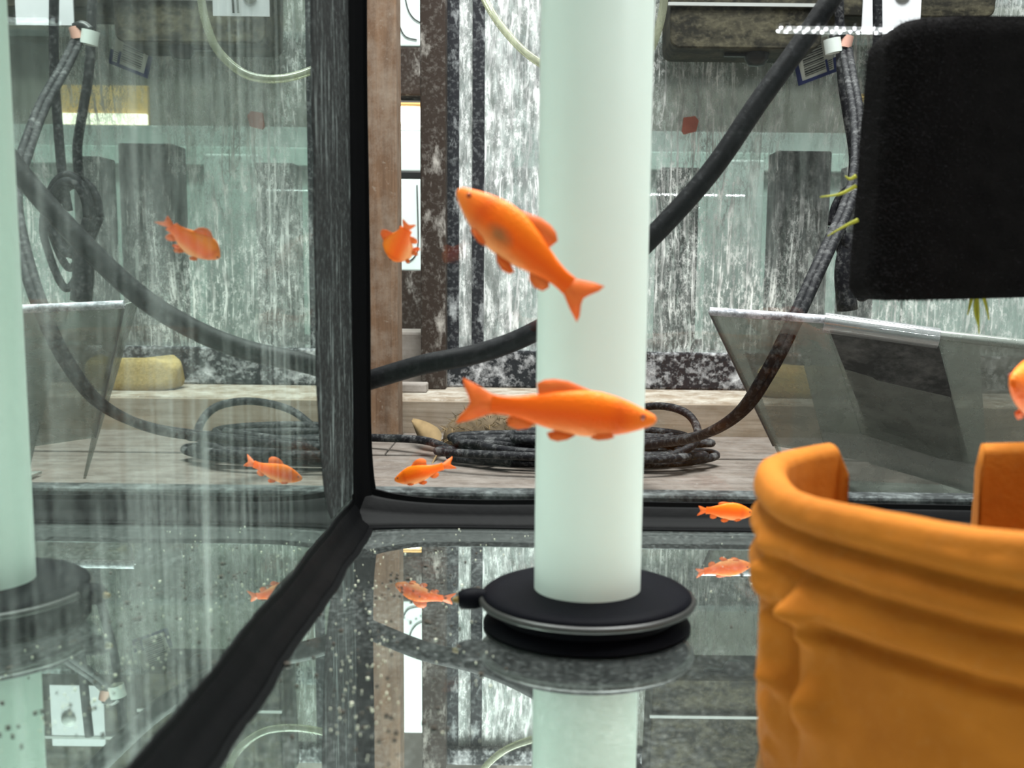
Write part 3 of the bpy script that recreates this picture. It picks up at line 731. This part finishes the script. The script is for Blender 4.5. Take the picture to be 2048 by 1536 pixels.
# coil of black cord on the planks
coil = empty('coiled_cord', U(1160, 925, 1.20), 'loose coil of dusty black cord lying on the planks behind the pipe', 'cord')
cc = U(1155, 925, 1.20); pts = []
for i in range(8*14):
    t = i/14; a = 2*math.pi*i/14
    rx = .118+.030*math.sin(t*2.3)+.004*random.uniform(-1, 1); ry = .034+.020*math.sin(t*1.7+1)
    pts.append(Vector((cc.x+rx*math.cos(a)+.012*math.sin(t), cc.y+ry*math.sin(a)+.02*math.cos(t*.9), ZP+.006+.0032*t+.004*max(0, math.sin(a+t)))))
MB().tube(pts, .0044, 8, 4).build('coil', 'cord_dirty', coil, True)
MB().tube([U(1130, 905, 1.24), U(1180, 868, 1.26), U(1240, 828, 1.28), U(1310, 812, 1.26), U(1365, 822, 1.22), U(1392, 850, 1.20), U(1390, 885, 1.17), U(1340, 912, 1.16), U(1260, 925, 1.16)], .0044, 10, 6).build('loose_loop', 'cord_dirty', coil, True)
MB().tube([U(700, 874, 1.30), U(760, 876, 1.29), U(820, 878, 1.27), U(862, 884, 1.25), U(905, 900, 1.21), U(960, 915, 1.18), U(1020, 922, 1.16)], .0046, 10, 6).build('cord_end', 'cord_dirty', coil, True)

# bundle of cord hung up behind the black foam (seen in the side glass)
bun = empty('cord_bundle', U(1720, 400, 1.43), 'hung-up bundle of grey power cord behind the black foam', 'cord')
def BX(u): return 2172-.2*F/1.43-u      # the side glass shows it at u
for us in ([(100, -40), (100, 140), (108, 260), (118, 370), (130, 440)], [(178, -40), (172, 140), (160, 230), (148, 310), (152, 380)]):
    MB().tube([U(BX(u), v, 1.43) for u, v in us], .0058, 10, 6).build('strand', 'cord_dirty', bun, True)
for i in range(5):
    cx_, wd, top, bot = 136+random.uniform(-6, 6), random.uniform(34, 56), random.uniform(355, 390), random.uniform(520, 600)
    loop = [U(BX(cx_+wd*math.cos(a)*(1-.45*max(0, -math.sin(a)))), (top+bot)/2-(bot-top)/2*math.sin(a), 1.43+.012*(i-2)) for a in [2*math.pi*k_/14 for k_ in range(15)]]
    MB().tube(loop, .0050, 8, 5).build('loop', 'cord_dirty', bun, True)
MB().tube([U(BX(150), 470, 1.415), U(BX(165), 540, 1.412), U(BX(160), 620, 1.415)], .013, 10, 5).build('tie_wrap', 'cord_dirty', bun, True)

# ------------------------------------------------------------------ clear acrylic bin
bin_ = empty('acrylic_bin', U(1560, 905, 1.03), 'dusty clear acrylic bin with a sloping front behind the clay pot', 'bin')
TL, TM, TN, TR = U(1420, 624, .89), U(1650, 640, .875), U(1880, 672, .86), U(2080, 694, .845)
BL, BM, BN, BR = U(1548, 892, 1.03), U(1740, 925, 1.02), U(1935, 985, 1.00), U(2090, 1020, .985)
def plate(q, n, th, name, mat, lab=None):
    o = MB().slab(q, n, th).build(name, mat, bin_, bevel=.0004)
    if lab: o['label'] = lab
    return o
nf = (TM-TL).cross(BL-TL).normalized()
if nf.y < 0: nf = -nf
plate([TL, TM, BM, BL], nf, .003, 'front_panel', 'acrylic')
plate([TM, TN, BN, BM], nf, .003, 'front_panel', 'acrylic', 'panel behind which dark material shows')
plate([TN, TR, BR, BN], nf, .003, 'front_panel', 'acrylic')
off = nf*.004
plate([TM+off+Vector((.004, 0, -.012)), TN+off+Vector((.0, 0, -.012)), BN+off+Vector((.008, 0, .004)), (BM+BN)/2+off+Vector((-.02, 0, .004)), TM.lerp(BM, .82)+off][0:1]+[TN+off+Vector((.0, 0, -.012)), BN+off+Vector((.006, 0, .006)), BM+off+Vector((.006, 0, .006))], nf, .002, 'dark_insert', 'smoky_acrylic', 'smoky grey insert')
for nm, A_, B_, mt, r_ in (('top_edge', TL, TM, 'frost', .0034), ('rolled_edge', TM, TN, 'acrylic_edge', .0080), ('top_edge', TN, TR, 'acrylic', .004), ('side_edge', TL, BL, 'shelf_metal', .0014), ('bottom_edge', BM, BR, 'acrylic', .002)):
    if mt == 'frost' and 'frost' not in M: dusty('frost', (.16, .16, .18), (.66, .66, .72), .40, .62, 70, (1, 1, 1), .5)
    d_ = Vector((0, .004, .001)) if nm != 'rolled_edge' else Vector((0, .007, -.004))
    MB().tube([A_+d_*.5, (A_+B_)/2+d_*.5, B_+d_*.5], r_, 12, 2).build(nm, mt, bin_, True, angle=60)
bk = Vector((0, .12, 0))
plate([TM+bk, TR+bk, Vector((TR.x+.02, TR.y+bk.y, ZP+.004)), Vector((TM.x+.05, TM.y+bk.y, ZP+.004))], (0, 1, 0), .003, 'back_panel', 'acrylic')
plate([TL, TL+Vector((.03, .12, 0)), Vector((BL.x+.03, BL.y+.05, ZP+.003)), BL], (1, 0, 0), .003, 'side_panel', 'acrylic')
plate([Vector((BM.x, BL.y+.0, ZP+.002)), Vector((BR.x, BR.y+.02, ZP+.002)), Vector((BR.x, BR.y+.10, ZP+.002)), Vector((BM.x, BL.y+.08, ZP+.002))], (0, 0, 1), .003, 'base', 'acrylic')

# ------------------------------------------------------------------ small things on the ledge and planks
sp = U(1590, 790, 1.56); rings = []
for i in range(9):
    t = i/8; z = ZL+.040*t; s_ = (1-abs(2*t-1)**5*.12)
    rings.append([(sp.x+.062*s_*math.copysign(abs(math.cos(a))**.6, math.cos(a))*(1+.03*math.sin(5*a+t*4)), 1.515+.032*s_*math.copysign(abs(math.sin(a))**.6, math.sin(a)), z+.004*math.sin(3*a+1)*t) for a in [2*math.pi*k_/32 for k_ in range(32)]])
tag(MB().loft(rings).build('sponge', 'sponge', None, True, angle=60), 'yellow-brown sponge lying on the wooden ledge behind the clear bin', 'sponge')
lf = MB(); la, lb_ = U(824, 838, 1.33), U(878, 890, 1.27); lf_n = 10; vs = []; fs = []
for i in range(lf_n+1):
    t = i/lf_n; c = la.lerp(lb_, t); wd = .011*min(1, .12+1.5*t)*min(1, 4*(1.02-t))
    vs += [c+Vector((wd, 0, wd*.7+.002*math.sin(t*5))), c+Vector((0, 0, -.002)), c+Vector((-wd, 0, -wd*.5)), c+Vector((0, .001, -.003))]
for i in range(lf_n):
    for k_ in range(4): a_ = i*4+k_; b_ = i*4+(k_+1) % 4; fs.append((a_, b_, b_+4, a_+4))
lf.add(vs, fs); lo = lf.build('dry_leaf', 'leaf', None, True); tag(lo, 'curled dry tan leaf leaning by the cord coil', 'leaf')
MB().tube([lb_, U(880, 900, 1.25), U(868, 920, 1.22), U(862, 935, 1.2)], .0012, 6, 5).build('stalk', 'leaf', lo, True)
# coconut fibre pad behind the coil
pc = U(985, 868, 1.34); fb = MB()
for _ in range(1500):
    a = random.uniform(0, math.pi); rr = random.uniform(.3, 1); x = pc.x+.062*rr*math.cos(a)+random.uniform(-.004, .004)
    z = ZP+.046*rr*math.sin(a)+.002; y = 1.34+random.uniform(-.03, .03)
    d_ = Vector((random.uniform(-1, 1), random.uniform(-.5, .5), random.uniform(-.6, .6))).normalized()*random.uniform(.006, .016)
    p = Vector((x, y, max(z, ZP+.003))); sd = Vector((random.uniform(-1, 1), 0, random.uniform(-1, 1))).normalized()*.0006
    q = p+d_; q.z = max(q.z, ZP+.002)
    fb.add([p-sd, p+sd, q+sd*.5, p+Vector((0, .0008, 0))], [(0, 1, 2), (0, 2, 3), (1, 3, 2)])
rings = [[(pc.x+.06*s_*math.cos(a), 1.34+.028*s_*math.sin(a), ZP+.002+z) for a in [2*math.pi*k_/24 for k_ in range(24)]] for s_, z in ((1, 0), (.97, .012), (.82, .028), (.5, .040), (.1, .044))]
fp = empty('fibre_pad', (pc.x, 1.34, ZP), 'brown coconut fibre pad heaped behind the cord coil', 'fibre pad')
MB().loft(rings).build('pad', 'fibre', fp, True)
fb.build('loose_fibres', 'leaf', fp)['kind'] = 'stuff'
# small flat red patch added on the wide tank's front glass
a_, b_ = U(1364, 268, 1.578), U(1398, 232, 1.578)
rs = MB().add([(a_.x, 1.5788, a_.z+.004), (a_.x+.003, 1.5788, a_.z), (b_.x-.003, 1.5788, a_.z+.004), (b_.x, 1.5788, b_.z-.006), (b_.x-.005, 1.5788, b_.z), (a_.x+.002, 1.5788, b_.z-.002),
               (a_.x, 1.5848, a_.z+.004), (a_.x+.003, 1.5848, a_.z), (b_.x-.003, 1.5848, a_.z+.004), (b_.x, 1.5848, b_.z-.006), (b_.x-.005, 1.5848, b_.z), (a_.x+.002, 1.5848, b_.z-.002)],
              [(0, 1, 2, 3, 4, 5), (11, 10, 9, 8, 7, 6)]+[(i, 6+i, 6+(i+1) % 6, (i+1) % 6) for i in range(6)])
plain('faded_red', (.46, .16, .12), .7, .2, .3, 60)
tag(rs.build('red_patch', 'faded_red', None), 'small faded red patch on the wide stained tank, right of the white pipe', 'sticker')
